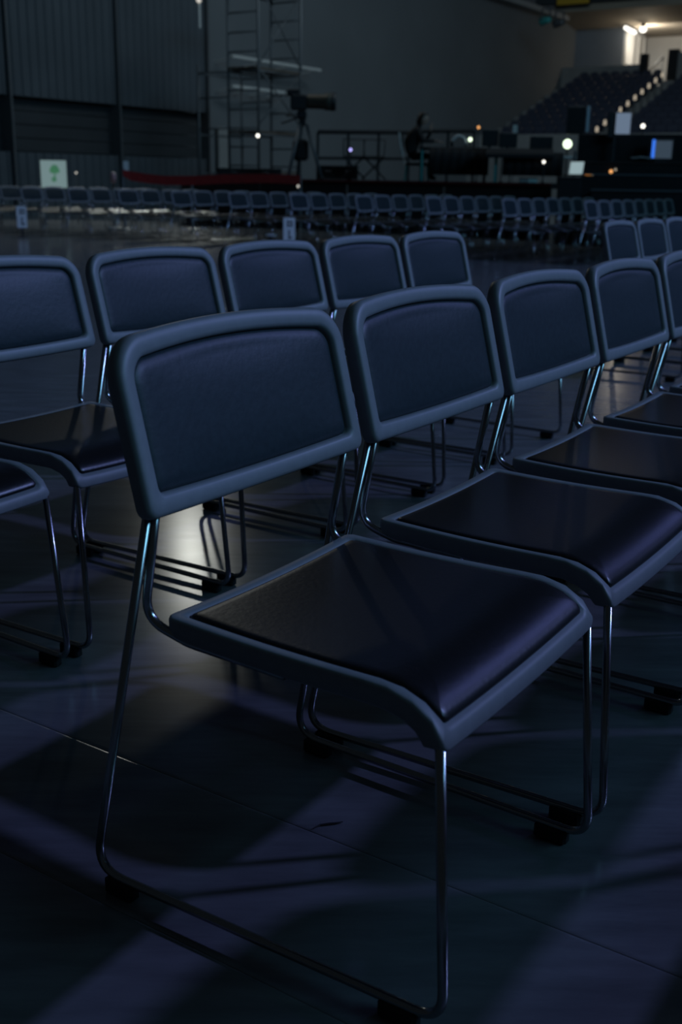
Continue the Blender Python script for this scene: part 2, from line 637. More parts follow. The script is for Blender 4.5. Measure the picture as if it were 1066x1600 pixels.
# row signs standing at the aisle ends of two far rows
for (x0, x1, yt, yb, rng, lb, far) in ((443, 461, 340, 378, 16.0, 'white paper row sign beside the small bright floor fixture', 0),
                                       (25, 43, 322, 356, 19.3, 'white paper row sign below the far row near the left wall', 1)):
    a, b = at(x0, yt, rng), at(x1, yb, rng)
    w, h = (Vector((b.x, b.y, 0)) - Vector((a.x, a.y, 0))).length, a.z - b.z
    c = at((x0 + x1) / 2, (yt + yb) / 2, rng)
    t = thing('row_sign', lb, 'sign', (c.x, c.y, 0), math.atan2(-c.x, c.y), 'paper row signs')
    MB().box((0, 0, b.z + h / 2), (w, .006, h)).build('sheet', PAPER, t)
    MB().box((0, .03, b.z / 2 + .05), (.03, .02, b.z + .1)).box((0, .03, .006), (.16, .14, .012)).build('stand', BLACKP, t)
    pm = MB()
    for (dx, dz, sw, sh) in ((-.018, .30, .02, .09), (.02, .33, .05, .02), (.02, .27, .05, .02), (.038, .30, .016, .08), (0, .12, .02, .13), (.02, .07, .05, .02)):
        pm.box((dx, -.004, b.z + h * dz / .4), (sw, .003, sh))
    pm.build('print', INK, t)

# small bright fixture on the floor beside the sign
c = at(423, 373, 17.0)
t = thing('floor_fixture', 'small low white fixture with two bright feet on the floor by the paper sign', 'fixture', (c.x, c.y, 0), 0)
for sx in (-1, 1):
    MB().lathe((sx * .10, 0, 0), [(.04, 0), (.055, .02), (.055, .06), (.03, .085)], 12).build('foot', PAPER, t, True)
MB().box((0, .02, .16), (.16, .07, .035), 0, .01).build('cap', PAPER, t)
MB().box((0, .02, .10), (.05, .04, .10)).build('stem', BLACKP, t)

# ------------------------------------------------------------------ side wall with ribbed sheets and a recessed band
WV = -21.5
wall = MB()
wall.box((0, 0, 4.3), (70, .4, 8.6))
wl = wall.build('wall_left', WALLSM)
wl.location = hall(25, WV - 1.0)
wl.rotation_euler = (0, 0, HALLROT)
tag(wl, kind='structure')
WINV = wl.matrix_basis.inverted()


def rib_mesh(width, z0, z1, name):
    """corrugated sheet, ribs 0.28 m apart"""
    m = MB()
    n = max(1, round(width / .28))
    st = width / n
    xs = []
    for i in range(n):
        x = -width / 2 + i * st
        xs += [(x, 0), (x + st * .55, 0), (x + st * .65, .035), (x + st * .9, .035)]
    xs.append((width / 2, 0))
    k = len(xs)
    vs = [(x, -y, z) for z in (z0, z1) for x, y in xs] + [(x, .12, z) for z in (z0, z1) for x in (-width / 2, width / 2)]
    fs = [(i, i + 1, k + i + 1, k + i) for i in range(k - 1)]
    fs += [tuple(range(k)) + (2 * k + 1, 2 * k), tuple(range(k, 2 * k)) + (2 * k + 3, 2 * k + 2), (0, 2 * k, 2 * k + 2, k), (k - 1, 2 * k - 1, 2 * k + 3, 2 * k + 1),
           (2 * k, 2 * k + 1, 2 * k + 3, 2 * k + 2)]
    m.add(vs, fs)
    return m.mesh(name, WALLRIB)


for i in range(5):
    u0, u1 = 25.25 - 3.68 * (i + 1), 25.25 - 3.68 * i
    uc, w = (u0 + u1) / 2, u1 - u0 - .06
    for z0, z1 in ((0.0, 1.52), (2.82, 8.6)):
        o = link('ribbed_sheet', rib_mesh(w, z0, z1, 'ribbed_sheet'), wl)
        o.location = WINV @ hall(uc, WV)
    mb = MB()
    for k in range(4):
        mb.box((0, .30, 1.54 + .16 + k * .32), (w, .05, .30))
    o = mb.build('shutter', WALLREC, wl)
    o.location = WINV @ hall(uc, WV)
    MB().box((0, .1, 4.3), (.06, .5, 8.6)).build('mullion', STEEL, wl).location = WINV @ hall(u1, WV)
# two pale handrails along the plain wall
for (ua, ub, z) in ((26.5, 31.2, 4.48), (26.5, 29.5, 3.64)):
    m = MB()
    m.tube([(-(ub - ua) / 2, 0, z), ((ub - ua) / 2, 0, z)], .055, 8)
    for k in range(4):
        x = -(ub - ua) / 2 + .2 + k * (ub - ua - .4) / 3
        m.bar((x, 0, z), (x, .8, z - .1), .03)
    o = m.build('wall_rail', PALESTEEL, wl)
    o.location = WINV @ hall((ua + ub) / 2, WV)
# pale door leaf in the plain wall behind the scaffold
m = MB()
m.box((0, .3, 1.25), (.42, .1, 2.5), 0, .02)
o = m.build('pale_panel', CONC, wl)
o.location = WINV @ hall(26.8, WV - .35)

# wall end beyond the stand
wbk = MB()
wbk.box((0, 0, 4.5), (60, .4, 9.0))
wb = wbk.build('wall_back', WALLREC)
wb.location = hall(64, 0)
wb.rotation_euler = (0, 0, HALLROT + math.pi / 2)
tag(wb, kind='structure')

# ------------------------------------------------------------------ stand with seats, stairs, parapet and lit corridor
SA = math.pi / 2 - YAW
A = Vector((math.sin(SA), math.cos(SA), 0))      # up the stand
B = Vector((math.cos(SA), -math.sin(SA), 0))     # along its rows
P0 = at(933, 202, 48.5)
P0.z = 0
SROT = -SA                                        # local x = B, local y = A
RISE, TREAD, Z0 = 0.29, 0.85, 2.52
NT = 11


def stand_pt(x, y, depth):
    """point seen at a photograph pixel on the plane depth metres up the stand"""
    d = ray(x, y)
    t = (P0.dot(A) + depth) / d.dot(A)
    return Vector((0, 0, CAM_H)) + d * t


def sloc(p):
    r = p - P0
    return Vector((r.dot(B), r.dot(A), p.z))


stand = thing('grandstand', 'raised grey stepped stand at the far right with a lit stair', 'stand', P0, SROT)
for k in range(NT):
    z = Z0 + RISE * k
    MB().box((.9, TREAD * (k + .5), z / 2), (14.0, TREAD, z)).build('tier', CONC, stand)
for k in range(NT * 2):
    z = Z0 + RISE * k / 2
    MB().box((0.08, TREAD * (k + 1) / 2 - .12, z + .08), (.94, TREAD / 2, RISE / 2)).build('stair_step', CONC, stand)
MB().box((.9, -.3, (Z0 + .45) / 2), (14.0, .2, Z0 + .45), 0, .03).build('front_barrier', CONC, stand)
ZT = Z0 + RISE * NT
lampm = MB().lathe((0, 0, 0), [(.01, -.11), (.07, -.085), (.055, -.03), (.055, .03), (.05, .085), (.01, .11)], 12).mesh('step_lamp', G_WARM, True)
for k in range(NT - 1):
    if k == 2:
        continue
    o = link('step_lamp', lampm, stand)
    o.location = (0, TREAD * k, 3.16 + .30 * k)
    MB().bar((0, TREAD * k + .03, 2.55 + RISE * k), (0, TREAD * k + .03, 3.16 + .30 * k), .05).build('lamp_post', STEEL, stand)


def seat_mesh():
    m = MB()
    prof = [(-.22, .0), (.22, .0)]
    # bucket seat: pan folded up against a rounded back
    N = 10
    back = []
    for i in range(N + 1):
        a = math.pi * i / N
        back.append((-.22 * math.cos(a), .62 + .20 * math.sin(a) ** .6))
    front = [(-.22, .18), (-.24, .40)] + back + [(.24, .40), (.22, .18)]
    n = len(front)
    vs = [(x, .02 + (z - .18) * .18, z) for x, z in front] + [(x, .09 + (z - .18) * .18, z) for x, z in front]
    m.add(vs, [tuple(range(n)), tuple(range(2 * n - 1, n - 1, -1))] + [(i, (i + 1) % n, n + (i + 1) % n, n + i) for i in range(n)])
    m.box((0, -.08, .43), (.42, .12, .36), 0, .04)
    m.box((0, .05, .12), (.06, .10, .24))
    return m.mesh('stadium_seat', SEATBLUE)


SM = seat_mesh()
for k in range(NT):
    for j in range(17):
        if j < 11:
            x = -.72 - .52 * j
        else:
            x = .85 + .52 * (j - 11)
        p = P0 + B * x + A * (TREAD * k + .52)
        p.z = Z0 + RISE * k
        d = p - Vector((0, 0, CAM_H))
        s = 533 + FPX * d.dot(RT) / d.dot(FW)
        if s > 1085 or (p.x - OX) * VX + (p.y - OY) * VY < WV + .5:
            continue
        o = link('stadium_seat', SM)
        o.location = p
        o.rotation_euler = (0, 0, SROT)
        side = 'left' if j < 11 else 'right'
        n = j if j < 11 else j - 11
        tag(o, f'folded dark blue seat, {ORD[n]} {side} of the lit stair in {ORD[k]} row from the bottom', 'seat', 'stadium seats in the far stand')


def slab(name, px0, px1, depth, thick, m, parent, bev=0.02):
    """upright panel between two photograph corners on the plane depth metres up the stand"""
    a, b = sloc(stand_pt(*px0, depth)), sloc(stand_pt(*px1, depth))
    mb = MB()
    mb.box(((a.x + b.x) / 2, depth + thick / 2, (a.z + b.z) / 2), (abs(b.x - a.x), thick, abs(a.z - b.z)), 0, bev)
    return mb.build(name, m, parent)


top = NT * TREAD
slab('parapet', (840, 107), (1002, 140), top + .1, .25, CONC, stand)
slab('parapet', (1047, 82), (1090, 150), top + .1, .25, CONC, stand)
for (a, b) in (((1001, 84), (1008, 128)), ((1045, 77), (1056, 125))):
    slab('gate_post', a, b, top + .05, .35, BLACKP, stand)
ra, rb = sloc(stand_pt(1008, 118, top + .8)), sloc(stand_pt(1037, 88, top + 2.2))
MB().tube([ra, rb], .05, 8).bar(ra, ra - Vector((0, 0, .9)), .05).bar(rb, rb - Vector((0, 0, .9)), .05).build('stair_rail', STEEL, stand)
# control room behind the parapet, with its lit end windows
r0, r1 = sloc(stand_pt(876, 45, top + 1.6)), sloc(stand_pt(971, 118, top + 1.6))
room = thing('control_room', 'dark blue grey box room above the seats with a brightly lit end face', 'room', P0, SROT)
MB().box(((r0.x + r1.x) / 2, top + 1.6 + 1.5, (r0.z + r1.z) / 2), (r1.x - r0.x, 3.0, r0.z - r1.z), 0, .02).build('shell', mat('blue grey cladding', (0.22, 0.25, 0.29), .7, noise=(.5, .1)), room)
zt_, zb_ = r0.z - .25, r1.z + .1
wf = MB()
for yy in (0.15, 1.1, 2.05, 2.9):
    wf.box((r1.x + .03, top + 1.6 + yy, (zt_ + zb_) / 2), (.10, .12, zt_ - zb_))
wf.box((r1.x + .03, top + 3.1, zt_), (.1, 2.9, .12)).box((r1.x + .03, top + 3.1, zb_), (.1, 2.9, .12))
wfo = wf.build('end_frame', PALE, room)
MB().box((r1.x + .015, top + 3.1, (zt_ + zb_) / 2), (.02, 2.8, zt_ - zb_)).build('end_panel', PALE, room)
# corridor: back wall, soffit, floor
c0, c1 = sloc(stand_pt(965, 40, top + 6.0)), sloc(stand_pt(1100, 130, top + 6.0))
cw = MB()
cw.box(((c0.x + c1.x) / 2, top + 6.2, (c0.z + c1.z) / 2), (c1.x - c0.x + 1, .3, c0.z - c1.z + .6))
wr = cw.build('wall_corridor', PALE)
wr.location, wr.rotation_euler = P0, (0, 0, SROT)
tag(wr, kind='structure')
s0 = sloc(stand_pt(985, 40, top + 1.2))
sof = MB()
zs = s0.z
# soffit sloping up toward the hall, ending in a dark fascia
e0 = sloc(stand_pt(985, 12, top - 1.2))
xs0, xs1 = sloc(stand_pt(880, 40, top)).x, sloc(stand_pt(1120, 40, top)).x
sof.add([(xs0, top + 6.3, zs), (xs1, top + 6.3, zs), (xs1, top + 1.2, zs), (xs0, top + 1.2, zs), (xs1, top - 1.2, e0.z), (xs0, top - 1.2, e0.z),
         (xs0, top + 6.3, zs + 1.6), (xs1, top + 6.3, zs + 1.6), (xs1, top - 1.2, zs + 1.6), (xs0, top - 1.2, zs + 1.6)],
        [(0, 1, 2, 3), (3, 2, 4, 5), (5, 4, 8, 9), (9, 8, 7, 6), (0, 6, 7, 1), (1, 7, 8, 4, 2), (0, 3, 5, 9, 6)])
so = sof.build('ceiling', mat('warm plaster soffit', (0.42, 0.36, 0.28), .8, noise=(.4, .08)))
so.location, so.rotation_euler = P0, (0, 0, SROT)
tag(so, kind='structure')
f0, f1 = sloc(stand_pt(840, 10, top - 1.3)), sloc(stand_pt(1110, -60, top - 1.3))
fm = MB()
fm.box(((f0.x + f1.x) / 2, top - 1.4, (f0.z + f1.z) / 2), (f1.x - f0.x, .3, f1.z - f0.z))
fo = fm.build('trim_1', mat('dark fascia', (.05, .06, .065), .7))
fo.location, fo.rotation_euler = P0, (0, 0, SROT)
tag(fo, kind='structure')
yb0 = sloc(stand_pt(895, 2, top - 1.75))
yb = thing('yellow_sign', 'yellow sign at the top edge on the dark fascia', 'sign', P0, SROT)
MB().box((yb0.x, top - 1.7, yb0.z + .25), (1.6, .1, .75), 0, .02).build('board', YELLOW, yb)
MB().box((yb0.x, top - 1.62, yb0.z + .25), (1.7, .06, .85)).build('frame', BLACKP, yb)
# corridor lamps
L1 = stand_pt(1005, 46, top + .9)
t = thing('corridor_lamp', 'bright round lamp under the corridor soffit', 'lamp', L1, SROT)
MB().lathe((0, 0, 0), [(.02, -.13), (.12, -.10), (.18, 0), (.12, .10), (.02, .13)], 16).build('bulb', G_WHITE, t, True)
MB().lathe((0, 0, .12), [(.10, 0), (.10, .10), (.04, .16)], 12).build('holder', BLACKP, t)
lamp('corridor_light', 'SPOT', L1 + A * .3 - Vector((0, 0, .35)), L1 + A * 6 + B * 1.5, 210, (1.0, .93, .82), shadow_soft_size=.2, spot_size=math.radians(165), spot_blend=.3)
lamp('corridor_spill', 'POINT', L1 + A * .2 - Vector((0, 0, .35)), None, 34, (1.0, .88, .70), shadow_soft_size=.2)
L2a, L2b = sloc(stand_pt(977, 43, top + .9)), sloc(stand_pt(993, 51, top + 1.6))
t = thing('tube_lamp', 'bright slanted tube lamp beside the lit room end', 'lamp', P0, SROT)
MB().tube([L2a, L2b], .08, 10).build('tube', G_WHITE, t, True)
MB().bar(L2a + Vector((0, 0, .13)), L2b + Vector((0, 0, .13)), .12, .06).build('housing', BLACKP, t)
# two spot heads high on the wall end
for x, y, lb in ((853, 32, 'teal lit spotlight at the upper end of the plain wall'), (874, 36, 'grey spotlight hung next to the teal lit one')):
    p = at(x, y, 52)
    t = thing('spotlight', lb, 'light', p, .5, 'spotlights at the wall end')
    MB().lathe((0, 0, 0), [(.10, -.30), (.14, -.1), (.17, .18), (.19, .25)], 12, 'y').build('housing', TEAL if x < 860 else STEEL, t, True)
    MB().bar((-.22, 0, 0), (-.22, 0, .45), .05).bar((.22, 0, 0), (.22, 0, .45), .05).bar((-.22, 0, .45), (.22, 0, .45), .05).build('yoke', STEEL, t)
# roof edge beam on top of the side wall
bm_ = MB()
bm_.box((0, 0, 0), (62, .7, .22))
tb = bm_.build('trim_2', mat('grey beam', (.34, .36, .37), .6))
tb.location, tb.rotation_euler = hall(22, WV - .7, 8.68), (0, 0, HALLROT)
tag(tb, kind='structure')

# ------------------------------------------------------------------ scaffold tower
sct = thing('scaffold_tower', 'tall dark steel scaffold tower with plank decks before the plain wall', 'scaffold', hall(22.9, -18, 0), HALLROT)
# local x along the wall (u), local y away from the hall (-v)
xs_, ys_ = (-.9, .9), (-.95, .0, 1.0)
TOPZ = {-.95: 7.6, .0: 7.6, 1.0: 3.75}
for x in xs_:
    for y in ys_:
        MB().tube([(x, y, .05), (x, y, TOPZ[y])], .035, 8).lathe((x, y, 0), [(.09, 0), (.09, .02), (.03, .06)], 8).build('standard', STEEL, sct, True)
for z in [.45 * i + .4 for i in range(16)]:
    for x in xs_:
        MB().tube([(x, -.95, z), (x, 0, z)], .022, 6).build('rung', STEEL, sct, True)
for z in (2.2, 2.95, 3.55):
    for x in xs_:
        MB().tube([(x, 0, z), (x, 1.0, z)], .022, 6).build('ledger', STEEL, sct, True)
for z in (1.1, 2.05, 3.55, 5.4, 6.9):
    for y in ys_:
        if z < TOPZ[y]:
            MB().tube([(-.9, y, z), (.9, y, z)], .024, 6).build('ledger', STEEL, sct, True)
for za, zb in ((2.3, 3.6), (3.7, 5.5), (5.5, 7.2)):
    MB().tube([(-.9, -.97, za), (.9, -.97, zb)], .018, 6).build('brace', STEEL, sct, True)
    MB().tube([(.9, -.97, za), (-.9, -.97, zb)], .018, 6).build('brace', STEEL, sct, True)
for z in (1.15, 2.12, 3.62, 5.48):
    for k in range(3):
        MB().box((0, -.78 + k * .31, z), (1.95, .28, .05)).build('plank', WOOD, sct)

# lamp hung on a pale pole beside the scaffold
pa_, pb_ = at(311, -6, 29.2), at(312, 44, 29.2)
t = thing('hanging_lamp', 'bright lamp head on a thin pale pole hanging left of the scaffold', 'lamp', pa_, 0)
MB().tube([(0, 0, .9), (0, 0, pb_.z - pa_.z)], .03, 8).build('pole', PALESTEEL, t)
MB().lathe((0, -.05, 0), [(.05, -.08), (.09, -.03), (.09, .08), (.04, .14)], 10).build('housing', STEEL, t, True)
MB().lathe((0, -.05, -.10), [(.02, -.05), (.06, -.02), (.06, .02), (.03, .04)], 10).build('bulb', G_SOFT, t, True)

# ------------------------------------------------------------------ control riser with tables behind the far rows
RU = 17.6
riser = thing('control_riser', 'long black riser carrying the control tables behind the far chairs', 'platform', hall(RU, -10.75, 0), HALLROT)
# local x = u (away), local y = -v (left)
for k in range(4):
    MB().box((2.2, -2.45 + 2.15 * k, .93), (4.4, 2.13, .10), 0, .01).build('deck', BLACK, riser)
    MB().box((.02, -2.45 + 2.15 * k, .44), (.06, 2.11, .88), 0, .01).build('skirt', BLACK, riser)
MB().box((-.03, .77, .955), (.05, 8.55, .05)).build('edge_carpet', DARKRED, riser)


def px_frame(x, y, rng):
    p = at(x, y, rng)
    return p


def facing(p):
    return math.atan2(-p.x, p.y)


# red cloth barrier sagging from its post
m = MB()
ra_ = [(192, 270), (205, 275), (230, 279), (260, 282), (300, 282), (340, 280), (385, 279), (430, 279), (470, 281)]
pts_t = [at(x, y, 22.0 + i * .04) for i, (x, y) in enumerate(ra_)]
vs, fs = [], []
for i, p in enumerate(pts_t):
    h = .17 if i else .12
    n = Vector((p.x, p.y, 0)).normalized() * .03
    vs += [p + Vector((0, 0, h / 2)) - n, p - Vector((0, 0, h / 2)) - n, p - Vector((0, 0, h / 2)) + n, p + Vector((0, 0, h / 2)) + n]
for i in range(len(pts_t) - 1):
    for k in range(4):
        fs.append((4 * i + k, 4 * i + (k + 1) % 4, 4 * i + 4 + (k + 1) % 4, 4 * i + 4 + k))
fs += [(0, 1, 2, 3), tuple(4 * (len(pts_t) - 1) + k for k in (3, 2, 1, 0))]
rbar = thing('red_barrier', 'low red cloth barrier sagging along the foot of the ribbed wall', 'barrier')
m.add(vs, fs).build('red_cloth', RED, rbar)
for i in (0, 4, 8):
    p = pts_t[i]
    MB().tube([(p.x, p.y, 0), (p.x, p.y, p.z + .1)], .025, 8).lathe((p.x, p.y, 0), [(.16, 0), (.16, .02), (.04, .04)], 12).build('post', STEEL, rbar)
p = at(197, 259, 22.0)
t = thing('white_card', 'small white card on top of the red barrier post', 'card', p, facing(p))
MB().box((0, 0, 0), (.10, .01, .17)).build('card', PAPER, t)
MB().bar((0, .02, -.2), (0, .02, .06), .02).build('clip', STEEL, t)

# pale green notice on a stand
p = at(84, 272, 23.5)
t = thing('notice_board', 'pale sign with added glow and a small green mark above the far chairs', 'sign', (p.x, p.y, 0), facing(p) + .12)
MB().box((0, 0, p.z), (.50, .025, .52), 0, .004).build('board', EMITSIGN, t)
MB().bar((-.2, .05, 0), (-.2, .05, p.z), .03).bar((.2, .05, 0), (.2, .05, p.z), .03).bar((-.2, .05, .3), (.2, .05, .3), .03).build('stand', STEEL, t)
g = MB()
g.box((.02, -.015, p.z - .02), (.03, .006, .16))
for dx, dz, w in ((-.02, .07, .12), (.07, .065, .10), (.02, .10, .16), (.0, -.10, .10)):
    g.lathe((dx, -.015, p.z + dz), [(w * .5, -.002), (w * .5, .002)], 10, 'y')
g.build('print', EMITGREEN, t)
p = at(119, 270, 24.5)
t = thing('small_lamp', 'tiny pale spot lamp between the notice and the red barrier', 'lamp', p, 0)
MB().lathe((0, 0, 0), [(.01, -.02), (.025, 0), (.01, .02)], 8).build('bulb', G_SOFT, t, True)
MB().bar((0, 0, -p.z), (0, 0, -.03), .02).build('stem', STEEL, t)
p = at(177, 284, 22.5)
t = thing('marker_post', 'slim post with a pinkish cap by the start of the red barrier', 'post', (p.x, p.y, 0))
MB().tube([(0, 0, .02), (0, 0, .86)], .02, 8).lathe((0, 0, 0), [(.14, 0), (.14, .02), (.03, .04)], 12).build('pole', STEEL, t)
MB().lathe((0, 0, .85), [(.03, 0), (.055, .03), (.055, .16), (.03, .20)], 10).build('cap', mat('pinkish plastic', (.5, .36, .4), .4), t, True)

# ------------------------------------------------------------------ broadcast camera on a tripod
RZ = .98
p = at(478, 157, 23.6)
cp = Vector((p.x, p.y, RZ))
camr = thing('broadcast_camera', 'black broadcast camera with a long box lens on a tripod before the scaffold', 'camera', cp, facing(p))
hz = p.z - RZ
MB().lathe((.02, 0, hz - .02), [(.10, 0), (.14, .02), (.145, .36), (.165, .37), (.17, .52), (.15, .53)], 14, 'x').build('lens', GREYGEAR, camr, True)
MB().lathe((.50, 0, hz - .02), [(.168, 0), (.175, .02), (.175, .10), (.14, .11)], 14, 'x').build('lens_hood', BLACKP, camr, True)
MB().box((-.14, 0, hz - .04), (.34, .22, .30), 0, .03).build('body', BLACKP, camr)
MB().box((-.25, 0, hz + .15), (.26, .16, .12), 0, .02).bar((-.25, 0, hz + .05), (-.25, 0, hz + .15), .06).build('viewfinder', BLACKP, camr)
MB().box((-.08, 0, hz - .28), (.20, .18, .16), 0, .03).box((-.06, 0, hz - .42), (.12, .12, .14), 0, .02).build('pan_head', BLACKP, camr)
MB().tube([(-.1, .08, hz - .30), (-.42, .1, hz - .42), (-.50, .1, hz - .44)], .018, 8).build('pan_bar', BLACKP, camr, True)
MB().tube([(-.1, -.08, hz - .30), (-.40, -.1, hz - .30)], .018, 8).build('pan_bar', BLACKP, camr, True)
for a in (-15, 105, 225):
    a = math.radians(a)
    e = (-.06 + .42 * math.cos(a), .42 * math.sin(a), .0)
    q_ = (-.06 + .08 * math.cos(a), .08 * math.sin(a), hz - .46)
    lg = MB().tube([q_, e], .032, 8).build('tripod_leg', STEEL, camr, True)
    MB().lathe(e, [(.05, 0), (.05, .03), (.03, .05)], 8).build('foot', RUBBER, lg)
MB().box((-.10, .2, hz - .95), (.30, .25, .42), .3, .05).build('weight_bag', BLACK, camr)

# dark railing behind the riser and its posts
for i, (xa, xb, ya, yb_, rng) in enumerate(((497, 640, 206, 207, 25.5), (660, 742, 205, 204, 25.5))):
    a, b = at(xa, ya, rng), at(xb, yb_, rng)
    t = thing('railing', ['dark steel railing between the camera tripod and the seated person', 'dark steel railing behind the seated person and table lamp'][i], 'railing', (0, 0, 0), 0)
    MB().tube([a, b], .045, 8).build('top_rail', BLACKP, t)
    MB().tube([a - Vector((0, 0, .55)), b - Vector((0, 0, .55))], .03, 8).build('mid_rail', BLACKP, t)
    n = 4 if i == 0 else 3
    for k in range(n):
        q_ = a.lerp(b, k / (n - 1))
        MB().tube([(q_.x, q_.y, RZ), (q_.x, q_.y, q_.z)], .03, 8).build('post', BLACKP, t)
# black cloth covered back wall strip under the railing left and equipment cases
def case(name, x0, x1, yt, rng, depth, label, cat='case', m=BLACKP, base=RZ):
    a, b = at(x0, yt, rng), at(x1, yt, rng)
    w = (Vector((b.x, b.y, 0)) - Vector((a.x, a.y, 0))).length
    c = (a + b) / 2
    t = thing(name, label, cat, (c.x, c.y, base), facing(c))
    h = a.z - base
    MB().box((0, depth / 2, h / 2), (w, depth, h - .02), 0, .02).build('body', m, t)
    MB().box((0, depth / 2, h - .02), (w + .03, depth + .03, .04), 0, .01).build('lid', m, t)
    for sx in (-1, 1):
        MB().tube([(sx * w * .25 - .06, -.015, h * .6), (sx * w * .25 - .06, -.04, h * .6), (sx * w * .25 + .06, -.04, h * .6), (sx * w * .25 + .06, -.015, h * .6)], .012, 6).build('handle', STEEL, t)
    return t


case('equipment_case', 340, 440, 262, 25.2, .7, 'low black flight case under the scaffold behind the red barrier')
case('equipment_case', 497, 560, 258, 24.2, .7, 'low black flight case beside the camera tripod')

# folding chairs and stools as dark frames left of the person
for x, lb in ((553, 'dark folding stool with a violet light behind it'), (585, 'dark crossed leg folding stool left of the seated person')):
    p = at(x, 240, 23.5)
    t = thing('folding_stool', lb, 'stool', (p.x, p.y, RZ), facing(p))
    MB().box((0, 0, .46), (.42, .36, .03), 0, .01).build('seat', BLACKP, t)
    for y in (-.16, .16):
        MB().tube([(-.24, y, .02), (.2, y, .45)], .018, 6).build('leg', BLACKP, t)
        MB().tube([(.24, y, .02), (-.2, y, .45)], .018, 6).build('leg', BLACKP, t)
    MB().tube([(-.2, .17, .45), (-.22, .2, .8), (.22, .2, .8), (.2, .17, .45)], .016, 6).build('back_frame', BLACKP, t)


# ------------------------------------------------------------------ seated person at the table
def skin_mesh(name, pts, edges, m, parent, root=0, sub=2):
    me = bpy.data.meshes.new(name)
    me.from_pydata([p[:3] for p in pts], edges, [])
    o = link(name, me, parent)
    sk = o.modifiers.new('skin', 'SKIN')
    sk.use_smooth_shade = True
    ss = o.modifiers.new('sub', 'SUBSURF')
    ss.levels = sub
    ss.render_levels = sub
    for i, p in enumerate(pts):
        me.skin_vertices[0].data[i].radius = (p[3], p[4] if len(p) > 4 else p[3])
        me.skin_vertices[0].data[i].use_root = (i == root)
    me.materials.append(m)
    return o


p = at(652, 250, 22.3)
ps = thing('person', 'person in dark clothes with dark hair, seated and leaning on the black table', 'person', (p.x, p.y, RZ), facing(p))
S = .95
# local x: right in the photograph (the way they face), z up
body = [(-.06, 0, .53, .16, .15), (-.05, 0, .68, .18, .17), (.02, 0, .86, .23, .19), (.07, 0, 1.00, .20, .16), (.125, 0, 1.10, .055, .055), (.15, 0, 1.17, .05, .05),
        (.09, -.19, 1.00, .065), (.20, -.24, .80, .05), (.40, -.17, .80, .04), (.47, -.14, .80, .028),
        (.09, .19, 1.00, .065), (.26, .22, .80, .05), (.36, .12, .95, .038), (.37, .08, 1.02, .028),
        (.02, -.11, .50, .09), (.40, -.12, .50, .07), (.40, -.12, .10, .05), (.52, -.12, .04, .04),
        (.02, .11, .50, .09), (.40, .12, .50, .07), (.36, .12, .10, .05), (.48, .12, .04, .04)]
be = [(0, 1), (1, 2), (2, 3), (3, 4), (4, 5), (3, 6), (6, 7), (7, 8), (8, 9), (3, 10), (10, 11), (11, 12), (12, 13), (0, 14), (14, 15), (15, 16), (16, 17), (0, 18), (18, 19), (19, 20), (20, 21)]
skin_mesh('body', body, be, CLOTH, ps)
for (w, dirx, dirz, nm) in (((.47, -.14, .80), 1, -.05, 'hand'), ((.37, .08, 1.02), .15, .9, 'hand')):
    wx, wy, wz = w
    L = math.hypot(dirx, dirz)
    dx, dz = dirx / L, dirz / L
    hp = [(wx - dx * .02, wy, wz - dz * .02, .024), (wx + dx * .05, wy, wz + dz * .05, .026, .018)]
    hedge = [(0, 1)]
    for k, (oy, ln) in enumerate(((-.036, .07), (-.012, .085), (.012, .08), (.034, .062))):
        b0 = len(hp)
        hp.append((wx + dx * .085, wy + oy, wz + dz * .085, .010))
        hp.append((wx + dx * (.085 + ln * .6), wy + oy * 1.1, wz + dz * (.085 + ln * .6) - .008, .0088))
        hp.append((wx + dx * (.085 + ln), wy + oy * 1.1, wz + dz * (.085 + ln) - .022, .0075))
        hedge += [(1, b0), (b0, b0 + 1), (b0 + 1, b0 + 2)]
    b0 = len(hp)
    hp.append((wx + dx * .045 - dz * .02, wy - .045, wz + dz * .045, .011))
    hp.append((wx + dx * .085 - dz * .03, wy - .065, wz + dz * .085, .009))
    hedge += [(1, b0), (b0, b0 + 1)]
    skin_mesh(nm, hp, hedge, SKIN, ps, 0, 1)


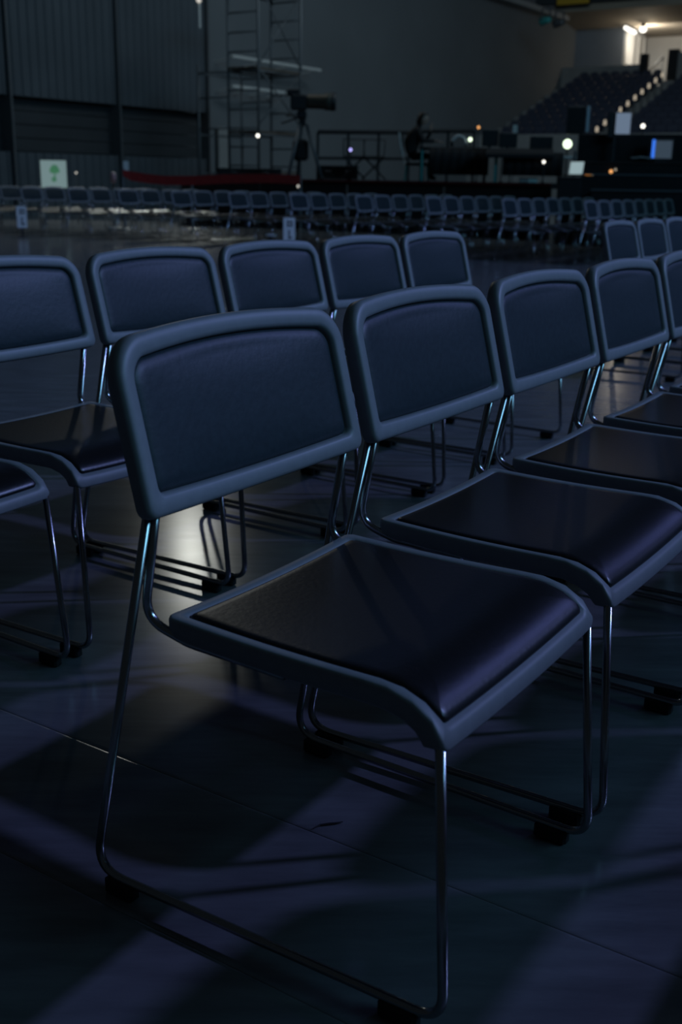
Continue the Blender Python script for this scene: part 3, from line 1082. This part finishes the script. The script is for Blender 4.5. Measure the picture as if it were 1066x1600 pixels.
def head(parent, c, yaw, pitch):
    """head facing +x"""
    m = MB()
    nu, nv = 24, 18
    R = Matrix.Rotation(yaw, 3, 'Z') @ Matrix.Rotation(pitch, 3, 'Y')
    vs, fs = [], []
    for j in range(nv + 1):
        t = math.pi * j / nv
        for i in range(nu):
            a = 2 * math.pi * i / nu
            x, y, z = math.sin(t) * math.cos(a), math.sin(t) * math.sin(a), math.cos(t)
            px, py, pz = x * .098, y * .076, z * .118
            if z < 0:                                   # jaw narrows and juts forward
                py *= 1 + .28 * z
                px = px * (1 + .12 * z) + .012 * -z
            front = max(0, x) ** 3
            px += front * .022 * math.exp(-((z + .12) / .16) ** 2) * math.exp(-(y / .22) ** 2)     # nose
            px -= front * .010 * math.exp(-((z - .08) / .12) ** 2) * math.exp(-((abs(y) - .36) / .18) ** 2)   # eye sockets
            px += front * .006 * math.exp(-((z + .48) / .10) ** 2) * math.exp(-(y / .35) ** 2)     # lips
            px += front * .008 * math.exp(-((z + .82) / .14) ** 2)                                 # chin
            vs.append(Vector(c) + R @ Vector((px, py, pz)))
    for j in range(nv):
        for i in range(nu):
            fs.append((j * nu + i, j * nu + (i + 1) % nu, (j + 1) * nu + (i + 1) % nu, (j + 1) * nu + i))
    h = m.add(vs, fs).build('head', SKIN, parent, True)
    for sy in (-1, 1):
        e = MB()
        e.lathe((0, 0, 0), [(.004, -.011), (.011, -.004), (.011, .004), (.004, .011)], 10)
        e.v = [tuple(Vector(c) + R @ (Vector(v) + Vector((.083, sy * .029, .010)))) for v in e.v]
        e.build('eye', INK, h, True)
        e = MB()
        e.lathe((0, 0, 0), [(.008, -.03), (.016, -.015), (.018, .01), (.010, .03)], 10)
        e.v = [tuple(Vector(c) + R @ (Vector((v[0], v[1] * .4, v[2])) + Vector((-.005, sy * .078, -.005)))) for v in e.v]
        e.build('ear', SKIN, h, True)
    hm = MB()
    vs, fs = [], []
    for j in range(nv + 1):
        t = math.pi * j / nv
        for i in range(nu):
            a = 2 * math.pi * i / nu
            x, y, z = math.sin(t) * math.cos(a), math.sin(t) * math.sin(a), math.cos(t)
            k = 1.12 + .02 * math.sin(9 * a) * math.sin(t)
            px, py, pz = x * .100 * k, y * .080 * k, z * .122 * k
            if x > .25 and z < .62:
                px = min(px, .02 - .02 * (.62 - z))
            if z < -.1:
                px = px * 1.0 - .02 * -z
                pz *= 1.35
            vs.append(Vector(c) + R @ Vector((px - .012, py, pz)))
    for j in range(nv):
        for i in range(nu):
            fs.append((j * nu + i, j * nu + (i + 1) % nu, (j + 1) * nu + (i + 1) % nu, (j + 1) * nu + i))
    hm.add(vs, fs).build('hair', HAIR, parent, True)


head(ps, (.21, 0, 1.245), -.12, .38)
ps.scale = (.92, .92, .92)
ps.location.x -= .10
# the chair under the person
t = thing('desk_chair', 'dark chair with bright metal back edge and teal legs under the seated person', 'chair', (p.x, p.y, RZ), facing(p))
MB().box((0, 0, .31), (.46, .44, .05), 0, .015).build('seat', BLACKP, t)
MB().box((-.30, 0, .68), (.04, .42, .36), 0, .015).build('backrest', BLACKP, t)
MB().tube([(-.24, -.23, .30), (-.31, -.235, .60), (-.36, -.235, .88)], .016, 8).build('back_post', PALESTEEL, t)
MB().tube([(-.24, .23, .30), (-.31, .235, .60), (-.36, .235, .88)], .016, 8).build('back_post', PALESTEEL, t)
for sx in (-1, 1):
    for sy in (-1, 1):
        MB().tube([(sx * .20, sy * .19, .29), (sx * .23, sy * .21, 0)], .016, 8).build('leg', TEAL, t)


# ------------------------------------------------------------------ control tables and their equipment
def table(x0, x1, yt, rng, depth, label):
    a, b = at(x0, yt, rng), at(x1, yt, rng)
    w = (Vector((b.x, b.y, 0)) - Vector((a.x, a.y, 0))).length
    c = (a + b) / 2
    h = c.z - RZ
    t = thing('control_table', label, 'table', (c.x, c.y, RZ), facing(c))
    MB().box((0, depth / 2, h - .02), (w, depth, .04), 0, .008).build('tabletop', BLACK, t)
    for sx in (-1, 1):
        for yy in (.06, depth - .06):
            MB().tube([(sx * (w / 2 - .06), yy, 0), (sx * (w / 2 - .06), yy, h - .04)], .02, 8).build('leg', TEAL if sx < 0 else STEEL, t)
    m = MB()                                             # hanging cloth with folds
    n = 26
    vs, fs = [], []
    for i in range(n + 1):
        x = -w / 2 + .3 * w / 2 + (w - .3 * w / 2) * i / n
        y = -.02 + .018 * math.sin(i * 1.7)
        vs += [(x, y, h - .01), (x, y - .02, .12), (x, y + .01, .12), (x, y + .03, h - .01)]
    for i in range(n):
        for k in range(4):
            fs.append((4 * i + k, 4 * i + (k + 1) % 4, 4 * i + 4 + (k + 1) % 4, 4 * i + 4 + k))
    fs += [(0, 1, 2, 3), tuple(4 * n + k for k in (3, 2, 1, 0))]
    m.add(vs, fs).build('table_cloth', BLACK, t, True)
    return c, facing(c), h


TC, TF, TH = table(655, 765, 230, 21.6, .8, 'black draped table the seated person leans on')
TC2, TF2, TH2 = table(770, 882, 238, 21.0, .9, 'black draped table in the middle carrying dark equipment')


def on_table(x, y, rng):
    return at(x, y, rng)


# headphones on the table
p = at(717, 229, 21.9)
hp_ = thing('headphones', 'pale headphones resting on the black table beside the white lamp', 'headphones', p, facing(p))
arc = [(.13 * math.cos(math.pi * k / 12), 0, .06 + .13 * math.sin(math.pi * k / 12)) for k in range(13)]
MB().tube(arc, .022, 8).build('headband', PAPER, hp_, True)
for sx in (-1, 1):
    MB().lathe((sx * .13, 0, .055), [(.05, -.03), (.06, 0), (.05, .03)], 12, 'x').build('ear_cup', BLACKP if sx < 0 else PAPER, hp_, True)


def light_point(x, y, rng, r, m, label, name='indicator_lamp', hang=None, base_m=BLACKP, base=None):
    p = at(x, y, rng)
    hang = p.z - (RZ if base is None else base) if hang is None else hang
    t = thing(name, label, 'lamp', p, facing(p), 'small lamps on the control desks')
    MB().lathe((0, 0, 0), [(r * .2, -r), (r * .75, -r * .65), (r, 0), (r * .75, r * .65), (r * .2, r)], 12).build('bulb', m, t, True)
    MB().tube([(0, r * .8, -hang), (0, r * .8, r * .2)], max(.012, r * .25), 8).lathe((0, r * .8, -hang), [(r * 1.1, 0), (r * 1.1, .02), (.01, .03)], 10).build('stem', base_m, t)
    return t


light_point(735, 218, 21.9, .035, G_GREEN, 'bright white lamp at the end of the seated person table', hang=.13)
light_point(748, 199, 23.5, .028, G_AMBER, 'orange point lamp above the bright white table lamp')
light_point(786, 216, 22.5, .028, G_AMBER, 'orange point lamp above the middle equipment table')
light_point(850, 253, 20.8, .026, G_WHITE, 'small white point lamp low before the middle table')
light_point(887, 225, 23.0, .085, G_GREEN, 'large round greenish lamp beside the tall black rack', name='round_lamp')
light_point(1005, 197, 26.0, .045, G_WHITE, 'bright white lamp standing behind the dark desk at the far right', name='desk_lamp', base=0)
light_point(403, 212, 26.5, .04, G_WHITE, 'bright white lamp seen through the scaffold foot', name='work_light', base=0)
light_point(548, 234, 24.5, .03, G_VIOLET, 'violet indicator light left of the seated person')
light_point(955, 268, 20.26, .030, G_AMBER, 'yellow point lamp low on the dark desk front', hang=.04)
light_point(962, 265, 20.26, .02, G_WARM, 'dim point lamp just right of the yellow one on the dark desk', hang=.04)
light_point(466, 291, 17.8, .02, G_SOFT, 'small glint lamp on the floor under the tripod', base=0)
light_point(800, 209, 24.0, .02, G_SOFT, 'faint white lamp before the stand seats')

# monitors and equipment on the middle table
for x, yb_, w, h, lb in ((793, 238, .34, .26, 'dark monitor at the middle of the equipment table'), (765, 236, .30, .30, 'dark monitor near the left end of the equipment table'),
                         (845, 240, .42, .22, 'wide low dark monitor right of the middle table')):
    p = at(x, yb_, 21.4)
    t = thing('monitor', lb, 'monitor', p, facing(p) + .2, 'dark monitors on the control desks')
    MB().box((0, 0, h / 2 + .08), (w, .04, h), 0, .01).build('screen_housing', BLACKP, t)
    MB().box((0, .03, .05), (.05, .04, .12)).box((0, .03, .008), (.2, .16, .016)).build('foot', BLACKP, t)
    MB().box((0, -.022, h / 2 + .08), (w - .03, .004, h - .03)).build('screen', RUBBER, t)
p = at(805, 205, 23.2)
t = thing('white_card', 'small pale card clipped above the middle equipment table', 'card', p, facing(p))
MB().box((0, 0, .02), (.09, .01, .20)).build('card', PAPER, t)
MB().bar((0, .02, RZ - p.z), (0, .02, .08), .02).build('clip', STEEL, t)
# mixing console on the middle table
p = at(812, 242, 20.9)
t = thing('mixing_console', 'low dark mixing console on the front edge of the middle table', 'console', p, facing(p))
m = MB()
m.add([(-.6, -.1, -.05), (.6, -.1, -.05), (.6, .4, -.05), (-.6, .4, -.05), (-.6, -.1, .01), (.6, -.1, .01), (.6, .4, .12), (-.6, .4, .12)],
      [(3, 2, 1, 0), (4, 5, 6, 7), (0, 1, 5, 4), (1, 2, 6, 5), (2, 3, 7, 6), (3, 0, 4, 7)])
m.build('body', BLACKP, t)
for k in range(12):
    MB().box((-.5 + k * .09, .03, .055), (.02, .05, .02), 0, .003).build('fader', STEEL, t)

# laptop with papers between the tables
p = at(893, 274, 19.6)
t = thing('laptop', 'open laptop with a pale glowing screen between the table and dark desk', 'laptop', p, facing(p) - .75)
MB().box((0, 0, .0), (.32, .22, .018), 0, .004).build('base', BLACKP, t)
m = MB()
m.add([(-.16, .10, .01), (.16, .10, .01), (.13, .16, .23), (-.19, .16, .23), (-.16, .115, .01), (.16, .115, .01), (.13, .175, .23), (-.19, .175, .23)],
      [(0, 1, 2, 3), (7, 6, 5, 4), (0, 4, 5, 1), (1, 5, 6, 2), (2, 6, 7, 3), (3, 7, 4, 0)])
m.build('lid', BLACKP, t)
m = MB()
m.add([(-.15, .098, .02), (.15, .098, .02), (.122, .156, .22), (-.178, .156, .22)], [(0, 1, 2, 3)])
m.build('screen', G_LAPTOP, t)
case('laptop_case', 872, 910, 276, 19.3, .7, 'black case under the open laptop', base=0)
p = at(921, 276, 20.27)
t = thing('control_screen', 'small orange lit control screen beside the laptop', 'screen', p, facing(p))
MB().box((0, 0, .02), (.17, .03, .06), 0, .005).build('housing', BLACKP, t)
MB().box((-.02, -.018, .022), (.11, .006, .035)).build('screen', G_ORANGE, t)
MB().box((.05, -.018, .022), (.03, .006, .035)).build('button_panel', G_SOFT, t)
# white shelf strip and small cards
p = at(889, 246, 22.6)
t = thing('shelf_board', 'narrow pale shelf board under the greenish lamp', 'shelf', p, facing(p))
MB().box((0, 0, 0), (.30, .25, .045), 0, .008).build('board', PAPER, t)
MB().bar((-.12, .05, RZ - p.z), (-.12, .05, 0), .03).bar((.12, .05, RZ - p.z), (.12, .05, 0), .03).build('bracket', STEEL, t)
for x, y, lb, m_ in ((833, 277, 'small pale green box low before the middle table', GREENISH), (819, 272, 'small grey box low before the middle table', CONC), (1000, 0, '', None)):
    if m_:
        p = at(x, y, 20.9)
        p.z = RZ + .035
        t = thing('small_box', lb, 'box', p, facing(p))
        MB().box((0, 0, 0), (.16, .12, .07), 0, .01).build('body', m_, t)
        MB().box((0, 0, .04), (.17, .13, .015), 0, .004).build('lid', BLACKP, t)

# tall black rack with a pale edge, and the dark desk at the right
p0_, p1_ = at(876, 168, 22.0), at(917, 290, 22.0)
c = at(897, 230, 22.0)
t = thing('speaker_rack', 'tall thin black screen panel with a pale vertical edge behind the dark desk', 'panel', (at(908, 230, 22.4).x, at(908, 230, 22.4).y, RZ), facing(c))
zt = at(917, 166, 22.4).z - RZ
MB().box((-.13, .06, zt / 2 + .45), (.34, .08, zt - .9), 0, .01).build('panel', BLACKP, t)
MB().box((.09, .03, zt / 2 + .47), (.055, .10, zt - .94), 0, .005).build('pale_edge', BLUEGREY, t)
MB().bar((-.1, .08, 0), (-.1, .08, .6), .05).box((-.1, .08, .02), (.4, .4, .04)).build('stand', STEEL, t)
DK = case('control_desk', 910, 1090, 252, 20.3, .6, 'large dark control desk block at the right', 'desk', BLACK, 0)
hb0, hb1 = at(1000, 252, 20.85), at(1000, 208, 20.85)
MB().box((0, .55, (hb0.z + hb1.z) / 2 - .02), (2.15, .05, hb1.z - hb0.z), 0, .01).build('back_panel', BLACK, DK)
p = at(1032, 250, 20.55)
t = thing('monitor', 'lit monitor with a bright blue left edge on the dark desk', 'monitor', p, facing(p) + .1, 'dark monitors on the control desks')
MB().box((0, 0, .17), (.42, .05, .36), 0, .01).build('screen_housing', BLACKP, t)
MB().box((.03, -.03, .17), (.29, .008, .29)).build('screen', G_SCREEN, t)
MB().box((-.135, -.03, .18), (.05, .010, .30)).build('blue_band', G_BLUE, t)
MB().box((0, .0, -.02), (.2, .12, .03)).build('foot', BLACKP, t)
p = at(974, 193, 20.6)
t = thing('glow_panel', 'pale blue panel with added glow on a black stand above the dark desk', 'panel', p, facing(p) + .15)
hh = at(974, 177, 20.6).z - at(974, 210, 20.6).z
MB().box((0, 0, 0), (.25, .012, hh), 0, .003).build('screen', mat('pale blue panel with glow', (.2, .25, .3), .6, emit=((.55, .72, 1.0), .22)), t)  # pale sheet, its brightness is put in as emission
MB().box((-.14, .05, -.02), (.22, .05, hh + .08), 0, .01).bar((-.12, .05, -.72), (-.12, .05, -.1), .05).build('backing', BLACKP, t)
p = at(1003, 247, 20.5)
t = thing('paper_stack', 'crumpled pale papers lying on the dark desk beside the lit monitor', 'papers', p, facing(p))
for k in range(3):
    MB().box((-.12 + .11 * k, 0, .0 + .012 * (k % 2)), (.12, .10, .03), .3 * k, .008).build('sheet', CONC, t)
# steel edged step unit at the far right
p = at(1015, 296, 19.0)
t = thing('step_unit', 'low dark stage step with thin steel edge rails at the far right', 'step', (p.x, p.y, 0), facing(p))
za_, zb2 = at(1015, 274, 19.6).z, at(1015, 298, 18.7).z
MB().box((.2, .0, zb2 / 2), (2.2, .6, zb2 - .03)).build('tread', BLACK, t)
MB().box((.2, .6, za_ / 2), (2.6, .58, za_ - .03)).build('tread', BLACK, t)
MB().bar((-.9, -.32, zb2), (1.3, -.32, zb2), .025).build('edge_rail', STEEL, t)
MB().bar((-1.1, .30, za_), (1.5, .30, za_), .025).build('edge_rail', STEEL, t)

# dark thread lying on the lit strip of floor
z0 = CAM_H
pts = []
for x, y in ((490, 1293), (500, 1288), (515, 1286), (526, 1285), (536, 1283)):
    d = ray(x, y)
    k = -(z0 - .0035) / d.z
    pts.append(Vector((d.x * k, d.y * k, .0025)))
tag(MB().tube(pts, [.0006, .0014, .0017, .0014, .0007], 6).build('thread', RUBBER), 'short dark curved thread lying on the lit floor strip', 'thread')
